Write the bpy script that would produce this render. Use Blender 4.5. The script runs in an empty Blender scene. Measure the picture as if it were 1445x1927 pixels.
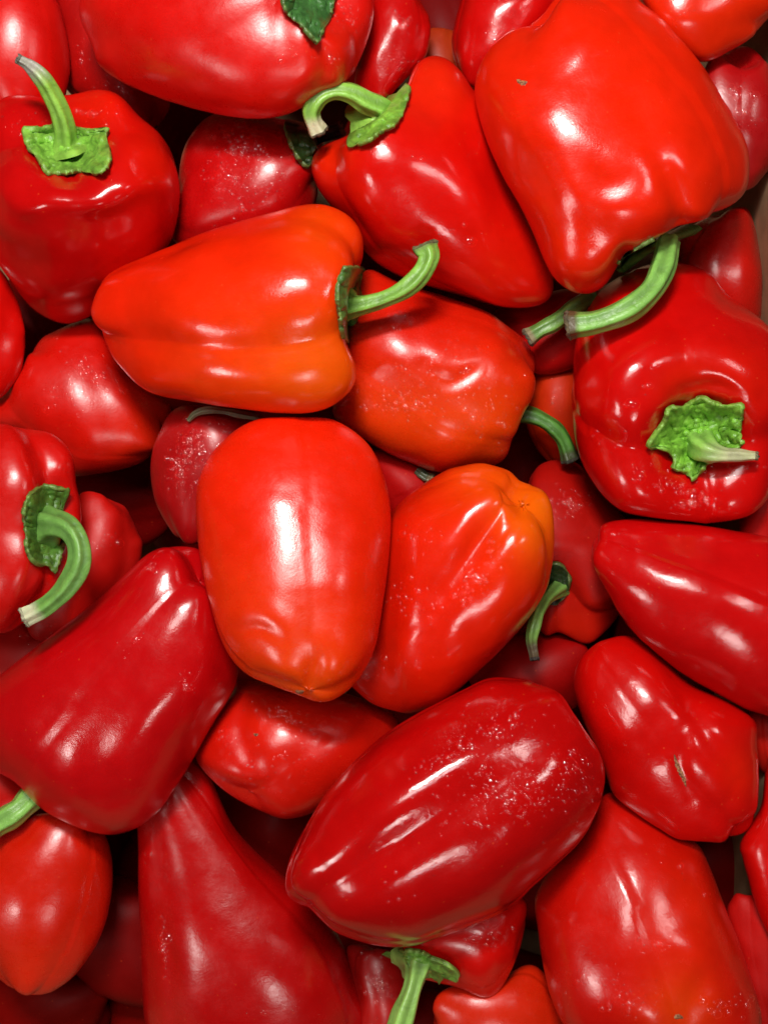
import bpy, math, random
import numpy as np
from mathutils import Vector, Matrix
from mathutils.bvhtree import BVHTree

# ------------------------------------------------------------------ camera, world, lamps, exposure
scene = bpy.context.scene
C = bpy.data.collections.new("pepper_crate_scene")
scene.collection.children.link(C)
PX = 0.00025            # one photograph pixel at the level of the pile, in metres
H = 2400 * PX           # height of the camera above the pile
W_PX, H_PX = 1445, 1927

cam_d = bpy.data.cameras.new("camera")
cam = bpy.data.objects.new("camera", cam_d)
C.objects.link(cam)
cam.location = (0, 0, H)
cam_d.sensor_fit = 'VERTICAL'
cam_d.sensor_height = 24
cam_d.lens = 24 * 2400 / H_PX
cam_d.clip_start = 0.01
cam_d.clip_end = 20
cam_d.dof.use_dof = True
cam_d.dof.focus_distance = H - 40 * PX
cam_d.dof.aperture_fstop = 9
scene.camera = cam

world = bpy.data.worlds.new("World")
scene.world = world
world.use_nodes = True
bg = world.node_tree.nodes["Background"]
bg.inputs[0].default_value = (1.0, 0.97, 0.93, 1)
bg.inputs[1].default_value = 0.014

def lamp(name, loc, size, power, col=(1, .97, .92)):
    d = bpy.data.lights.new(name, 'AREA')
    d.shape = 'RECTANGLE'
    d.size, d.size_y = size
    d.energy = power
    d.color = col
    o = bpy.data.objects.new(name, d)
    C.objects.link(o)
    o.location = loc
    o.rotation_euler = (Vector(loc) * -1).to_track_quat('-Z', 'Y').to_euler()
    return o
lamp("ceiling_lamp", (-.08, .52, 1.00), (.24, .08), 12)
lamp("ceiling_panel_lamp", (-.22, .62, 2.1), (1.0, .42), 17)
lamp("ceiling_lamp", (.30, -1.30, 1.45), (.42, .20), 5)
lamp("ceiling_lamp", (1.25, .45, 1.6), (.18, .34), 4.5)
lamp("ceiling_lamp", (-1.25, -.95, 1.0), (.30, .30), 5.2)

scene.view_settings.view_transform = 'Standard'
scene.view_settings.look = 'None'
scene.view_settings.gamma = 1
scene.view_settings.exposure = -0.1
scene.render.engine = 'CYCLES'
cy = scene.cycles
cy.use_denoising = True
cy.max_bounces = 8
cy.diffuse_bounces = 3
cy.glossy_bounces = 4
cy.transparent_max_bounces = 12
cy.caustics_reflective = False
cy.caustics_refractive = False
cy.sample_clamp_indirect = 4

# ------------------------------------------------------------------ materials
def new_mat(name):
    m = bpy.data.materials.new(name)
    m.use_nodes = True
    nt = m.node_tree
    return m, nt, nt.nodes["Principled BSDF"]

def node(nt, typ, **kw):
    n = nt.nodes.new(typ)
    for k, v in kw.items():
        if k.startswith("i_"):
            n.inputs[k[2:].replace("_", " ")].default_value = v
        else:
            setattr(n, k, v)
    return n

def skin_material():
    m, nt, p = new_mat("pepper_skin")
    L = nt.links
    tc = node(nt, 'ShaderNodeTexCoord')
    at = node(nt, 'ShaderNodeAttribute', attribute_name="skin")
    # faint mottling of the skin's own colour
    n1 = node(nt, 'ShaderNodeTexNoise', i_Scale=70.0, i_Detail=4.0, i_Roughness=.6)
    L.new(tc.outputs['Object'], n1.inputs['Vector'])
    mr = node(nt, 'ShaderNodeMapRange')
    mr.inputs[1].default_value = .3; mr.inputs[2].default_value = .7
    mr.inputs[3].default_value = .92; mr.inputs[4].default_value = 1.06
    L.new(n1.outputs['Fac'], mr.inputs[0])
    vm = node(nt, 'ShaderNodeVectorMath', operation='SCALE')
    L.new(at.outputs['Color'], vm.inputs[0]); L.new(mr.outputs[0], vm.inputs['Scale'])
    # tiny pale specks (lenticels)
    vo = node(nt, 'ShaderNodeTexVoronoi', i_Scale=150.0)
    L.new(tc.outputs['Object'], vo.inputs['Vector'])
    sp = node(nt, 'ShaderNodeMapRange')
    sp.inputs[1].default_value = .03; sp.inputs[2].default_value = .09
    sp.inputs[3].default_value = .35; sp.inputs[4].default_value = 0
    L.new(vo.outputs['Distance'], sp.inputs[0])
    mx = node(nt, 'ShaderNodeMix', data_type='RGBA')
    L.new(sp.outputs[0], mx.inputs[0]); L.new(vm.outputs[0], mx.inputs[6])
    mx.inputs[7].default_value = (.75, .08, .02, 1)
    L.new(mx.outputs[2], p.inputs['Base Color'])
    # relief: slow waviness, fine skin, short scratches
    n2 = node(nt, 'ShaderNodeTexNoise', i_Scale=95.0, i_Detail=3.0, i_Roughness=.5)
    n3 = node(nt, 'ShaderNodeTexNoise', i_Scale=1100.0, i_Detail=3.0, i_Roughness=.6)
    L.new(tc.outputs['Object'], n2.inputs['Vector']); L.new(tc.outputs['Object'], n3.inputs['Vector'])
    b1 = node(nt, 'ShaderNodeBump', i_Strength=.16, i_Distance=.0015)
    b2 = node(nt, 'ShaderNodeBump', i_Strength=.24, i_Distance=.0002)
    L.new(n2.outputs['Fac'], b1.inputs['Height'])
    L.new(n3.outputs['Fac'], b2.inputs['Height']); L.new(b1.outputs[0], b2.inputs['Normal'])
    L.new(b2.outputs[0], p.inputs['Normal']); L.new(b2.outputs[0], p.inputs['Coat Normal'])
    p.inputs['Roughness'].default_value = .42
    p.inputs['Specular IOR Level'].default_value = .03
    cw = node(nt, 'ShaderNodeMapRange')          # gloss cut at high alpha, so peppers in the gaps look shaded
    cw.inputs[1].default_value = .28; cw.inputs[2].default_value = .5
    cw.inputs[3].default_value = .85; cw.inputs[4].default_value = .08
    L.new(at.outputs['Alpha'], cw.inputs[0]); L.new(cw.outputs[0], p.inputs['Coat Weight'])
    # the coat: patchy, duller where handled or damp (alpha holds each pepper's dullness, raised in the gaps to keep them dark)
    n4 = node(nt, 'ShaderNodeTexNoise', i_Scale=75.0, i_Detail=7.0, i_Roughness=.72)
    L.new(tc.outputs['Object'], n4.inputs['Vector'])
    r4 = node(nt, 'ShaderNodeMapRange')
    r4.inputs[1].default_value = .35; r4.inputs[2].default_value = .7
    r4.inputs[3].default_value = 0.0; r4.inputs[4].default_value = .16
    L.new(n4.outputs['Fac'], r4.inputs[0])
    ad = node(nt, 'ShaderNodeMath', operation='ADD')
    L.new(r4.outputs[0], ad.inputs[0]); L.new(at.outputs['Alpha'], ad.inputs[1])
    L.new(ad.outputs[0], p.inputs['Coat Roughness'])
    p.inputs['Coat IOR'].default_value = 1.65
    p.inputs['Subsurface Weight'].default_value = .12
    p.inputs['Subsurface Radius'].default_value = (1, .12, .05)
    p.inputs['Subsurface Scale'].default_value = .004
    return m

def green_material(name, wrinkle, rough, spread=(.75, 1.25)):
    m, nt, p = new_mat(name)
    L = nt.links
    tc = node(nt, 'ShaderNodeTexCoord')
    at = node(nt, 'ShaderNodeAttribute', attribute_name="skin")
    n1 = node(nt, 'ShaderNodeTexNoise', i_Scale=wrinkle, i_Detail=5.0, i_Roughness=.65, i_Distortion=.6)
    L.new(tc.outputs['Object'], n1.inputs['Vector'])
    mr = node(nt, 'ShaderNodeMapRange')
    mr.inputs[1].default_value = .3; mr.inputs[2].default_value = .7
    mr.inputs[3].default_value = spread[0]; mr.inputs[4].default_value = spread[1]
    L.new(n1.outputs['Fac'], mr.inputs[0])
    vm = node(nt, 'ShaderNodeVectorMath', operation='SCALE')
    L.new(at.outputs['Color'], vm.inputs[0]); L.new(mr.outputs[0], vm.inputs['Scale'])
    L.new(vm.outputs[0], p.inputs['Base Color'])
    b = node(nt, 'ShaderNodeBump', i_Strength=.7, i_Distance=.0012)
    L.new(n1.outputs['Fac'], b.inputs['Height']); L.new(b.outputs[0], p.inputs['Normal'])
    p.inputs['Roughness'].default_value = rough
    p.inputs['Subsurface Weight'].default_value = .1
    p.inputs['Subsurface Radius'].default_value = (.5, 1, .2)
    p.inputs['Subsurface Scale'].default_value = .002
    return m

def water_material():
    m = bpy.data.materials.new("water_drop")
    m.use_nodes = True
    nt = m.node_tree
    nt.nodes.clear()
    out = node(nt, 'ShaderNodeOutputMaterial')
    add = node(nt, 'ShaderNodeAddShader')
    tr = node(nt, 'ShaderNodeBsdfTransparent')
    gl = node(nt, 'ShaderNodeBsdfGlossy')
    gl.inputs['Roughness'].default_value = .13
    lw = node(nt, 'ShaderNodeFresnel')
    lw.inputs['IOR'].default_value = 1.55
    geo = node(nt, 'ShaderNodeNewGeometry')
    inv = node(nt, 'ShaderNodeMath', operation='SUBTRACT'); inv.inputs[0].default_value = 1
    mul = node(nt, 'ShaderNodeMath', operation='MULTIPLY')
    nt.links.new(geo.outputs['Backfacing'], inv.inputs[1])
    nt.links.new(inv.outputs[0], mul.inputs[0]); nt.links.new(lw.outputs[0], mul.inputs[1])
    nt.links.new(mul.outputs[0], gl.inputs['Color'])
    nt.links.new(tr.outputs[0], add.inputs[0]); nt.links.new(gl.outputs[0], add.inputs[1])
    nt.links.new(add.outputs[0], out.inputs[0])
    return m

def cardboard_material():
    m, nt, p = new_mat("cardboard")
    L = nt.links
    tc = node(nt, 'ShaderNodeTexCoord')
    n1 = node(nt, 'ShaderNodeTexNoise', i_Scale=60.0, i_Detail=6.0, i_Roughness=.7)
    L.new(tc.outputs['Object'], n1.inputs['Vector'])
    cr = node(nt, 'ShaderNodeValToRGB')
    cr.color_ramp.elements[0].color = (.26, .145, .070, 1); cr.color_ramp.elements[0].position = .3
    cr.color_ramp.elements[1].color = (.42, .25, .13, 1); cr.color_ramp.elements[1].position = .75
    L.new(n1.outputs['Fac'], cr.inputs[0]); L.new(cr.outputs[0], p.inputs['Base Color'])
    w = node(nt, 'ShaderNodeTexWave', i_Scale=45.0, i_Distortion=.3)
    L.new(tc.outputs['Object'], w.inputs['Vector'])
    b = node(nt, 'ShaderNodeBump', i_Strength=.15, i_Distance=.001)
    L.new(w.outputs['Fac'], b.inputs['Height']); L.new(b.outputs[0], p.inputs['Normal'])
    p.inputs['Roughness'].default_value = .85
    return m

def scar_material():
    m, nt, p = new_mat("scar_tissue")
    tc = node(nt, 'ShaderNodeTexCoord')
    n1 = node(nt, 'ShaderNodeTexNoise', i_Scale=900.0, i_Detail=4.0)
    nt.links.new(tc.outputs['Object'], n1.inputs['Vector'])
    cr = node(nt, 'ShaderNodeValToRGB')
    cr.color_ramp.elements[0].color = (.10, .012, .005, 1); cr.color_ramp.elements[0].position = .35
    cr.color_ramp.elements[1].color = (.42, .19, .08, 1); cr.color_ramp.elements[1].position = .65
    nt.links.new(n1.outputs['Fac'], cr.inputs[0]); nt.links.new(cr.outputs[0], p.inputs['Base Color'])
    p.inputs['Roughness'].default_value = .6
    return m

SKIN = skin_material()
CALYX = green_material("calyx_green", 210.0, .34, (.5, 1.5))
STEM = green_material("stem_green", 120.0, .36)
CUT = green_material("dry_cut_end", 1400.0, .8)
WATER = water_material()
BOARD = cardboard_material()
SCAR = scar_material()

SCARLET = (.74, .024, .0025)
RED = (.60, .012, .003)
CRIMSON = (.43, .0035, .0065)
DARK = (.30, .003, .004)
ORANGE = (.82, .115, .004)
ORED = (.72, .030, .003)

# ------------------------------------------------------------------ shape tools (units: photo pixels, y up, z to the viewer)
def flip(pts):
    return np.array([(x, -y) for x, y in pts], float)

def smooth_poly(P, sub=8):
    n = len(P)
    out = []
    for i in range(n):
        p0, p1, p2, p3 = P[i - 1], P[i], P[(i + 1) % n], P[(i + 2) % n]
        for k in range(sub):
            t = k / sub
            out.append(.5 * ((2 * p1) + (-p0 + p2) * t + (2 * p0 - 5 * p1 + 4 * p2 - p3) * t * t + (-p0 + 3 * p1 - 3 * p2 + p3) * t ** 3))
    return np.array(out)

def poly_moments(P):
    x, y = P[:, 0], P[:, 1]
    x1, y1 = np.roll(x, -1), np.roll(y, -1)
    c = x * y1 - x1 * y
    A = c.sum() / 2
    cx = ((x + x1) * c).sum() / 6 / A
    cyy = ((y + y1) * c).sum() / 6 / A
    xx = ((x * x + x * x1 + x1 * x1) * c).sum() / 12 / A - cx * cx
    yy = ((y * y + y * y1 + y1 * y1) * c).sum() / 12 / A - cyy * cyy
    xy = ((x * y1 + 2 * x * y + 2 * x1 * y1 + x1 * y) * c).sum() / 24 / A - cx * cyy
    return np.array([cx, cyy]), np.array([[xx, xy], [xy, yy]])

def msqrt(M):
    w, v = np.linalg.eigh(M)
    return v @ np.diag(np.sqrt(np.maximum(w, 1e-9))) @ v.T

NB = 180
def star_radius_poly(P, c):
    ang = np.arange(NB) / NB * 2 * np.pi
    out = np.zeros(NB)
    A = P - c
    B = np.roll(A, -1, axis=0)
    for i, a in enumerate(ang):
        d = np.array([math.cos(a), math.sin(a)])
        ca = d[0] * A[:, 1] - d[1] * A[:, 0]
        cb = d[0] * B[:, 1] - d[1] * B[:, 0]
        hit = (ca * cb <= 0) & (np.abs(ca - cb) > 1e-9)
        t = ca[hit] / (ca[hit] - cb[hit])
        q = A[hit] + (B[hit] - A[hit]) * t[:, None]
        r = q @ d
        out[i] = r.max() if len(r) else 1
    return out

def star_radius_pts(Q):
    # the silhouette of a point set: widest reach in each direction
    th = np.arctan2(Q[:, 1], Q[:, 0]) % (2 * np.pi)
    r = np.hypot(Q[:, 0], Q[:, 1])
    b = np.round(th / (2 * np.pi) * NB).astype(int) % NB
    out = np.zeros(NB)
    for d in (-1, 0, 1):
        np.maximum.at(out, (b + d) % NB, r * (1 if d == 0 else .9985))
    for i in range(NB):
        if out[i] == 0:
            out[i] = out[i - 1]
    k = np.array([1, 2, 1]) / 4
    for _ in range(1):
        out = k[0] * np.roll(out, 1) + k[1] * out + k[2] * np.roll(out, -1)
    return out

class Pepper:
    """one bell pepper in pixel units: grown as a lobed body round its stem axis, then fitted to its outline"""
    def __init__(s, spec):
        s.__dict__.update(dict(n=4, ph=None, el=0, az=90, length=1.25, taper=.72, blocky=.85, dimple=.28, rd=.42,
                               tipd=.08, lobe=.09, thick=.95, lump=.03, col=RED, tints=[], dents=[], z=0, dull=.10,
                               stem=None, calyx=None, pole=None, drops=[], scars=[], res=1.0, pen=30, zmin=-420,
                               ccol=(.10, .27, .022), scol=(.17, .36, .045), craft=None))
        s.__dict__.update(spec)
        s.rng = np.random.RandomState(s.seed)
        s.fit()

    def surf(s, al, th):
        """al: 0 at the stem pole, pi at the blossom end; local axis +Z towards the stem"""
        e = s.blocky
        sa, ca = np.sin(al), np.cos(al)
        r = np.abs(sa) ** e
        z = np.sign(ca) * np.abs(ca) ** (e * 1.05)
        t = (1 - z) / 2                                   # 0 stem, 1 tip
        prof = 1 + (s.taper - 1) * t ** 1.3
        prof = prof * (1 + .05 * np.sin(t * math.pi * 1.2 + s.wob[0]))
        lob = s.lobes
        thn = (th + s.wob[1] * .25 * (t - .5)) % (2 * math.pi)
        cc = np.cos(s.n * (thn) / 2)
        f = np.sqrt(cc * cc + .09)                  # 1 on ridges, about 0.1 in creases
        li = (np.floor((thn * s.n / (2 * math.pi)) + .5).astype(int)) % s.n
        amp = lob[li]
        depth = s.lobe * (1 + 1.3 * (1 - t) ** 3 + 1.1 * t ** 3)
        rr = r * prof * (1 - depth * (1 - f)) * (1 + (amp - 1) * f * .8)
        zz = z * s.length
        # shoulders rise on the lobes; dimples at both ends
        up = np.clip(ca, 0, 1) ** .5
        dn = np.clip(-ca, 0, 1) ** .5
        zz = zz + up * (f * .12 * amp) * np.exp(-((r - .62) / .35) ** 2)
        zz = zz - up * s.dimple * np.exp(-(r / s.rd) ** 2)
        zz = zz - dn * (f * .10 * amp) * np.exp(-((r - .55) / .35) ** 2)
        zz = zz + dn * s.tipd * np.exp(-(r / .3) ** 2)
        x = rr * np.cos(th); y = rr * np.sin(th)
        # a slight bend of the whole fruit
        x = x + s.wob[2] * .10 * (zz / s.length) ** 2
        y = y + s.wob[3] * .10 * (zz / s.length) ** 2
        P = np.stack([x, y, zz], -1)
        # slow lumps
        d = np.zeros_like(x)
        for k in range(6):
            d = d + np.sin(P @ s.lk[k] + s.lp[k]) / (1 + k * .5)
        nrm = P / np.maximum(np.linalg.norm(P, axis=-1, keepdims=True), .05)
        w = np.clip(r * 2.5, 0, 1)
        return P + nrm * (d * s.lump * w)[..., None]

    def place(s, P):
        """local -> picture-plane frame (x right, y up, z to viewer), fitted to the outline; returns px units about s.c"""
        Q = P @ s.R.T
        q = (Q[..., :2] - s.m0) @ s.A.T
        z = (Q[..., 2] - s.z0) * s.zs
        th = np.arctan2(q[..., 1], q[..., 0]) % (2 * np.pi)
        b = th / (2 * np.pi) * NB
        i0 = np.floor(b).astype(int) % NB
        t = b - np.floor(b)
        ff = s.f[i0] * (1 - t) + s.f[(i0 + 1) % NB] * t
        sr = s.sr[i0] * (1 - t) + s.sr[(i0 + 1) % NB] * t
        rho = np.clip(np.hypot(q[..., 0], q[..., 1]) / sr, 0, 1.2)
        w = np.clip(rho, 0, 1); w = w * w * (3 - 2 * w)
        fs = s.fsm[i0] * (1 - t) + s.fsm[(i0 + 1) % NB] * t
        w2 = np.clip((rho - .72) / .28, 0, 1); w2 = w2 * w2 * (3 - 2 * w2)
        g = 1 + (fs - 1) * w + (ff - fs) * w2
        q = q * g[..., None]
        if s.shift is not None:
            wz = np.clip(.5 + z / (2 * s.zhalf), 0, 1)
            d2 = ((q - s.pole0) ** 2).sum(-1) / (s.rmean * .75) ** 2
            ww = np.exp(-d2) * np.clip(1 - rho ** 4, 0, 1)
            q = q + ww[..., None] * s.shift
        return np.concatenate([q, z[..., None]], -1)

    def fit(s):
        g = s.rng
        s.wob = g.uniform(-1, 1, 4)
        s.lobes = 1 + g.uniform(-.10, .10, s.n)
        s.lk = g.normal(0, 1, (6, 3)) * np.array([1.6, 2.0, 2.4, 3.0, 3.6, 4.4])[:, None]
        s.lp = g.uniform(0, 6.28, 6)
        nu, nv = int(92 * s.res), int(128 * s.res)
        s.nu, s.nv = nu, nv
        al = np.linspace(0, math.pi, nu + 1)[1:-1]
        al = np.concatenate([[.004], al, [math.pi - .004]])
        th = np.arange(nv) / nv * 2 * math.pi
        A2, T2 = np.meshgrid(al, th, indexing='ij')
        P = s.surf(A2, T2)
        az, el = math.radians(s.az), math.radians(s.el)
        a = np.array([math.cos(az) * math.cos(el), math.sin(az) * math.cos(el), math.sin(el)])
        b1 = np.cross([0, 0, 1.0], a); b1 /= np.linalg.norm(b1)
        b2 = np.cross(a, b1)
        ph = math.radians(s.ph if s.ph is not None else g.uniform(0, 360))
        u = math.cos(ph) * b2 + math.sin(ph) * b1        # local +X: the first lobe
        v = np.cross(a, u)
        s.R = np.stack([u, v, a], 1)
        Q = P @ s.R.T
        poly = smooth_poly(flip(s.out))
        s.c, Cp = poly_moments(poly)
        # silhouette of the untouched body
        q0 = Q[..., :2].reshape(-1, 2)
        m = (q0.max(0) + q0.min(0)) / 2
        for _ in range(3):
            sr = star_radius_pts(q0 - m)
            ang = np.arange(NB) / NB * 2 * np.pi
            sil = np.stack([np.cos(ang) * sr, np.sin(ang) * sr], 1) + m
            m, Cb = poly_moments(sil)
        s.m0 = m
        Cbh = msqrt(Cb)
        Cbi = np.linalg.inv(Cbh)
        s.A = Cbi @ msqrt(Cbh @ Cp @ Cbh) @ Cbi          # symmetric map between the two spreads
        qq = (q0 - m) @ s.A.T
        s.sr = star_radius_pts(qq)
        s.f = star_radius_poly(poly, s.c) / s.sr
        k = np.array([1, 2, 1]) / 4
        s.f = k[0] * np.roll(s.f, 1) + k[1] * s.f + k[2] * np.roll(s.f, -1)
        s.f = np.clip(s.f, .5, 1.9)
        s.rmean = s.sr.mean()
        kk = np.exp(-(np.arange(-24, 25) / 11.0) ** 2); kk /= kk.sum()
        s.fsm = np.array([(np.roll(s.f, -i)[np.arange(-24, 25) % NB] * kk).sum() for i in range(NB)])
        wp = np.sqrt(np.linalg.eigvalsh(Cp))
        s.zs = wp[0] * 2 / 1.0 * s.thick                 # half the narrow width -> depth of a unit radius
        zz = Q[..., 2]
        s.z0 = (zz.max() + zz.min()) / 2
        if s.el > 25 or s.el < -25:
            full = (zz.max() - zz.min()) / 2 * s.zs
            lim = wp[1] * 2 * 1.15
            if full > lim:
                s.zs *= lim / full
        s.zhalf = (zz.max() - zz.min()) / 2 * s.zs
        s.shift = None
        pole = s.place(s.surf(np.array([.004]), np.array([0.0])))[0]
        s.pole0 = pole[:2].copy()
        if s.pole is not None:
            tgt = np.array([s.pole[0], -s.pole[1]]) - s.c
            for _ in range(6):
                s.shift = (s.shift if s.shift is not None else 0) + (tgt - s.place(s.surf(np.array([.004]), np.array([0.0])))[0][:2])
            n_ = np.linalg.norm(s.shift)
            if n_ > s.rmean * .6:
                s.shift *= s.rmean * .6 / n_
        V = s.place(P)                                    # (rows, nv, 3)
        V = s.carve(V)
        s.V = V
        s.poleV = V[0].mean(0)

    def normals(s, V):
        du = np.gradient(V, axis=0)
        dv = (np.roll(V, -1, 1) - np.roll(V, 1, 1)) / 2
        n = np.cross(dv, du)
        n /= np.maximum(np.linalg.norm(n, axis=-1, keepdims=True), 1e-6)
        if (n * (V - V.mean((0, 1)))).sum() < 0:
            n = -n
        return n

    def carve(s, V):
        """grooves (depth > 0) and ridges (depth < 0) along lines on the face of the fruit that is turned up"""
        for d in s.dents:
            pts, w, dep = d[0], d[1], d[2]
            if dep < 0: w, dep = w * 1.6, dep * .8
            else: w = w * 1.25
            L = flip(pts) - s.c
            L = smooth_open(L) if len(L) > 2 else L
            xy = V[..., :2]
            dist = np.full(xy.shape[:2], 1e9)
            tt = np.zeros(xy.shape[:2])
            if len(L) == 1:
                dist = np.linalg.norm(xy - L[0], axis=-1); fade = 1
            else:
                for i in range(len(L) - 1):
                    a, b = L[i], L[i + 1]
                    ab = b - a
                    t = np.clip(((xy - a) @ ab) / max(ab @ ab, 1e-6), 0, 1)
                    dd = np.linalg.norm(xy - (a + t[..., None] * ab), axis=-1)
                    better = dd < dist
                    dist = np.where(better, dd, dist)
                    tt = np.where(better, (i + t) / (len(L) - 1), tt)
                fade = .35 + .65 * np.sin(np.clip(tt, .02, .98) * math.pi) ** .5
            n = s.normals(V)
            up = np.clip(n[..., 2] * 3, 0, 1)
            V = V - n * (dep * fade * up * np.exp(-(dist / w) ** 2))[..., None]
        return V

def smooth_open(P, sub=5):
    P = np.asarray(P, float)
    Q = np.vstack([2 * P[0] - P[1], P, 2 * P[-1] - P[-2]])
    out = []
    for i in range(1, len(Q) - 2):
        p0, p1, p2, p3 = Q[i - 1], Q[i], Q[i + 1], Q[i + 2]
        for k in range(sub):
            t = k / sub
            out.append(.5 * ((2 * p1) + (-p0 + p2) * t + (2 * p0 - 5 * p1 + 4 * p2 - p3) * t * t + (-p0 + 3 * p1 - 3 * p2 + p3) * t ** 3))
    out.append(P[-1])
    return np.array(out)

# ------------------------------------------------------------------ the fruit in the photograph, top of the pile first
from collections import OrderedDict
S = []
def pep(key, out, label, **kw):
    kw.update(out=out, label=label, key=key, seed=kw.get('seed', sum(ord(c) * (i + 3) for i, c in enumerate(key)) % 9973))
    S.append(kw)

pep('P15', [(172,578),(182,535),(212,507),(260,486),(320,462),(385,437),(450,416),(510,398),(555,385),(600,380),(643,393),(670,418),(683,450),(684,490),(668,520),(655,560),(650,610),(655,650),(671,690),(664,728),(636,760),(600,776),(550,780),(500,776),(440,768),(370,759),(305,750),(260,731),(228,698),(208,662),(186,628),(174,600)],
    "scarlet pepper lying sideways left of centre, its short green stem pointing right",
    az=0, el=14, n=4, ph=20, taper=.62, length=1.35, col=SCARLET, z=60, pole=(648,572), lobe=.07, dull=.13,
    tints=[(640,700,130,ORANGE,.6),(620,420,100,ORANGE,.35),(480,740,190,ORANGE,.3)],
    dents=[([(640,560),(560,480),(470,470),(380,500)],16,4),([(600,640),(480,665),(330,650),(230,640)],26,6),([(300,580),(420,556),(560,540)],34,-5),([(600,540),(575,580),(560,560)],12,1.5)],
    calyx=dict(out=[(646,503),(668,502),(684,506),(680,520),(687,545),(690,570),(694,600),(688,640),(676,668),(660,655),(645,630),(638,590),(634,560),(636,530)], c=(660,578), lift=14, hub=4, ruff=1.2, col=(.075,.17,.03)),
    stem=dict(pts=[(672,575,50,18),(720,563,62,16),(762,543,70,17),(792,515,74,18),(806,485,72,19),(800,466,68,20)], col=(.20,.40,.06), dry=.05, drycol=(.18,.28,.07), cutcol=(.14,.13,.05)))

pep('P8', [(957,60),(987,48),(1022,25),(1042,0),(1075,-28),(1125,-42),(1175,-28),(1208,0),(1247,30),(1272,60),(1297,90),(1337,145),(1372,200),(1400,250),(1412,290),(1410,330),(1397,368),(1358,402),(1300,420),(1272,426),(1242,444),(1202,467),(1172,487),(1157,515),(1137,540),(1107,553),(1072,548),(1042,525),(1022,488),(1002,440),(972,380),(942,325),(917,270),(899,215),(892,165),(902,120),(922,88)],
    "largest scarlet pepper, blocky, at the upper right, long curved stem hanging from its lower end",
    thick=0.8,
    blocky=0.64,
    az=-62, el=-6, n=4, ph=10, taper=.85, length=1.15, col=SCARLET, z=50, lobe=.03, dull=.14, dimple=.2,
    dents=[([(1115,325),(1145,350),(1185,335)],24,7),([(1030,240),(1065,290),(1090,345),(1150,385),(1250,390)],28,-11),([(1285,430),(1280,380),(1255,320)],13,9),([(1090,60),(1120,110)],40,-9),([(1190,60),(1230,160),(1260,300)],40,-5),([(960,480),(1040,440),(1160,440)],34,5),([(1280,430),(1275,370),(1245,300),(1190,180)],22,8),([(1150,470),(1130,400),(1110,340),(1000,200)],28,5),([(1100,50),(1120,110)],34,-5),([(1310,310),(1350,330)],25,-4)],
    tints=[(1300,400,90,ORED,.5),(1120,500,80,ORED,.3)],
    calyx=dict(out=[(1165,488),(1190,470),(1230,450),(1265,438),(1290,425),(1318,430),(1300,441),(1275,447),(1255,466),(1225,474),(1200,474),(1190,484),(1182,505),(1170,512),(1160,502)], c=(1240,456), lift=3, hub=2, ruff=.6, col=(.06,.13,.02)),
    stem=dict(pts=[(1258,452,10,22),(1248,500,50,22),(1225,545,72,22),(1180,583,82,22),(1120,606,84,21),(1072,612,80,21)], from_pole=False, col=(.18,.38,.07), dry=.09, drycol=(.10,.07,.03), rag=1.7, cutcol=(.14,.10,.05)),
    scars=[([(972,150),(982,156),(992,154)],5)])

pep('P23', [(500,785),(560,782),(620,788),(663,806),(700,838),(722,882),(735,940),(736,1000),(729,1080),(721,1150),(712,1210),(694,1258),(663,1300),(622,1319),(582,1320),(553,1304),(510,1293),(470,1280),(438,1252),(415,1208),(398,1150),(385,1095),(373,1030),(367,975),(367,925),(377,885),(402,843),(442,808)],
    "bright scarlet pepper in the very centre, orange blossom end towards the viewer",
    thick=.8,
    az=97, el=-30, n=4, ph=35, taper=.8, length=1.3, col=SCARLET, z=80, lobe=.012, lump=.02, blocky=.95, dull=.2, tipd=.02,
    tints=[(500,1240,140,ORANGE,.65),(580,1300,80,ORANGE,.5),(430,1180,100,ORED,.7),(540,1200,160,ORED,.6)],
    dents=[([(452,1186),(485,1180),(520,1194)],11,6),([(440,1165),(500,1160),(580,1195),(640,1215)],20,-6),([(575,1310),(590,1265),(600,1240)],12,6),([(620,1270),(640,1225)],16,-6),([(515,925),(510,965)],28,-3),([(640,1060),(655,1130)],34,-5),([(585,1000),(590,1100)],40,3)],
    scars=[([(556,1300),(564,1303),(572,1300)],4)])

pep('P29', [(535,1650),(540,1682),(557,1703),(590,1722),(650,1768),(690,1784),(735,1789),(780,1784),(822,1770),(872,1751),(932,1725),(972,1700),(1003,1670),(1052,1628),(1102,1576),(1131,1520),(1140,1470),(1131,1424),(1108,1375),(1082,1335),(1048,1301),(1008,1279),(962,1269),(920,1270),(885,1286),(822,1320),(770,1350),(715,1388),(650,1447),(602,1500),(563,1562),(540,1612)],
    "glossy grooved crimson pepper lying diagonally at the lower centre, beaded with water",
    az=33, el=-8, n=4, ph=45, taper=.85, length=1.5, col=(.44,.0045,.005), z=70, lobe=.035, dull=.06, res=1.25,
    dents=[([(700,1620),(800,1570),(900,1510),(1000,1440)],34,12),([(640,1650),(690,1570),(760,1500),(880,1430)],30,-7),([(650,1700),(760,1700),(880,1650),(980,1560),(1050,1450)],30,-8),([(560,1640),(600,1620)],22,-7),([(1030,1400),(1060,1450),(1050,1500)],22,-6),([(930,1580),(900,1500),(820,1470)],26,4)],
    drops=[(860,1415,120,30,25,110,2.2),(980,1490,130,60,20,330,2.4),(960,1350,90,50,10,60,2.0),(1090,1470,50,70,0,70,1.8),(900,1440,160,80,30,120,1.6),(780,1620,160,90,30,30,1.8)])

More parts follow.
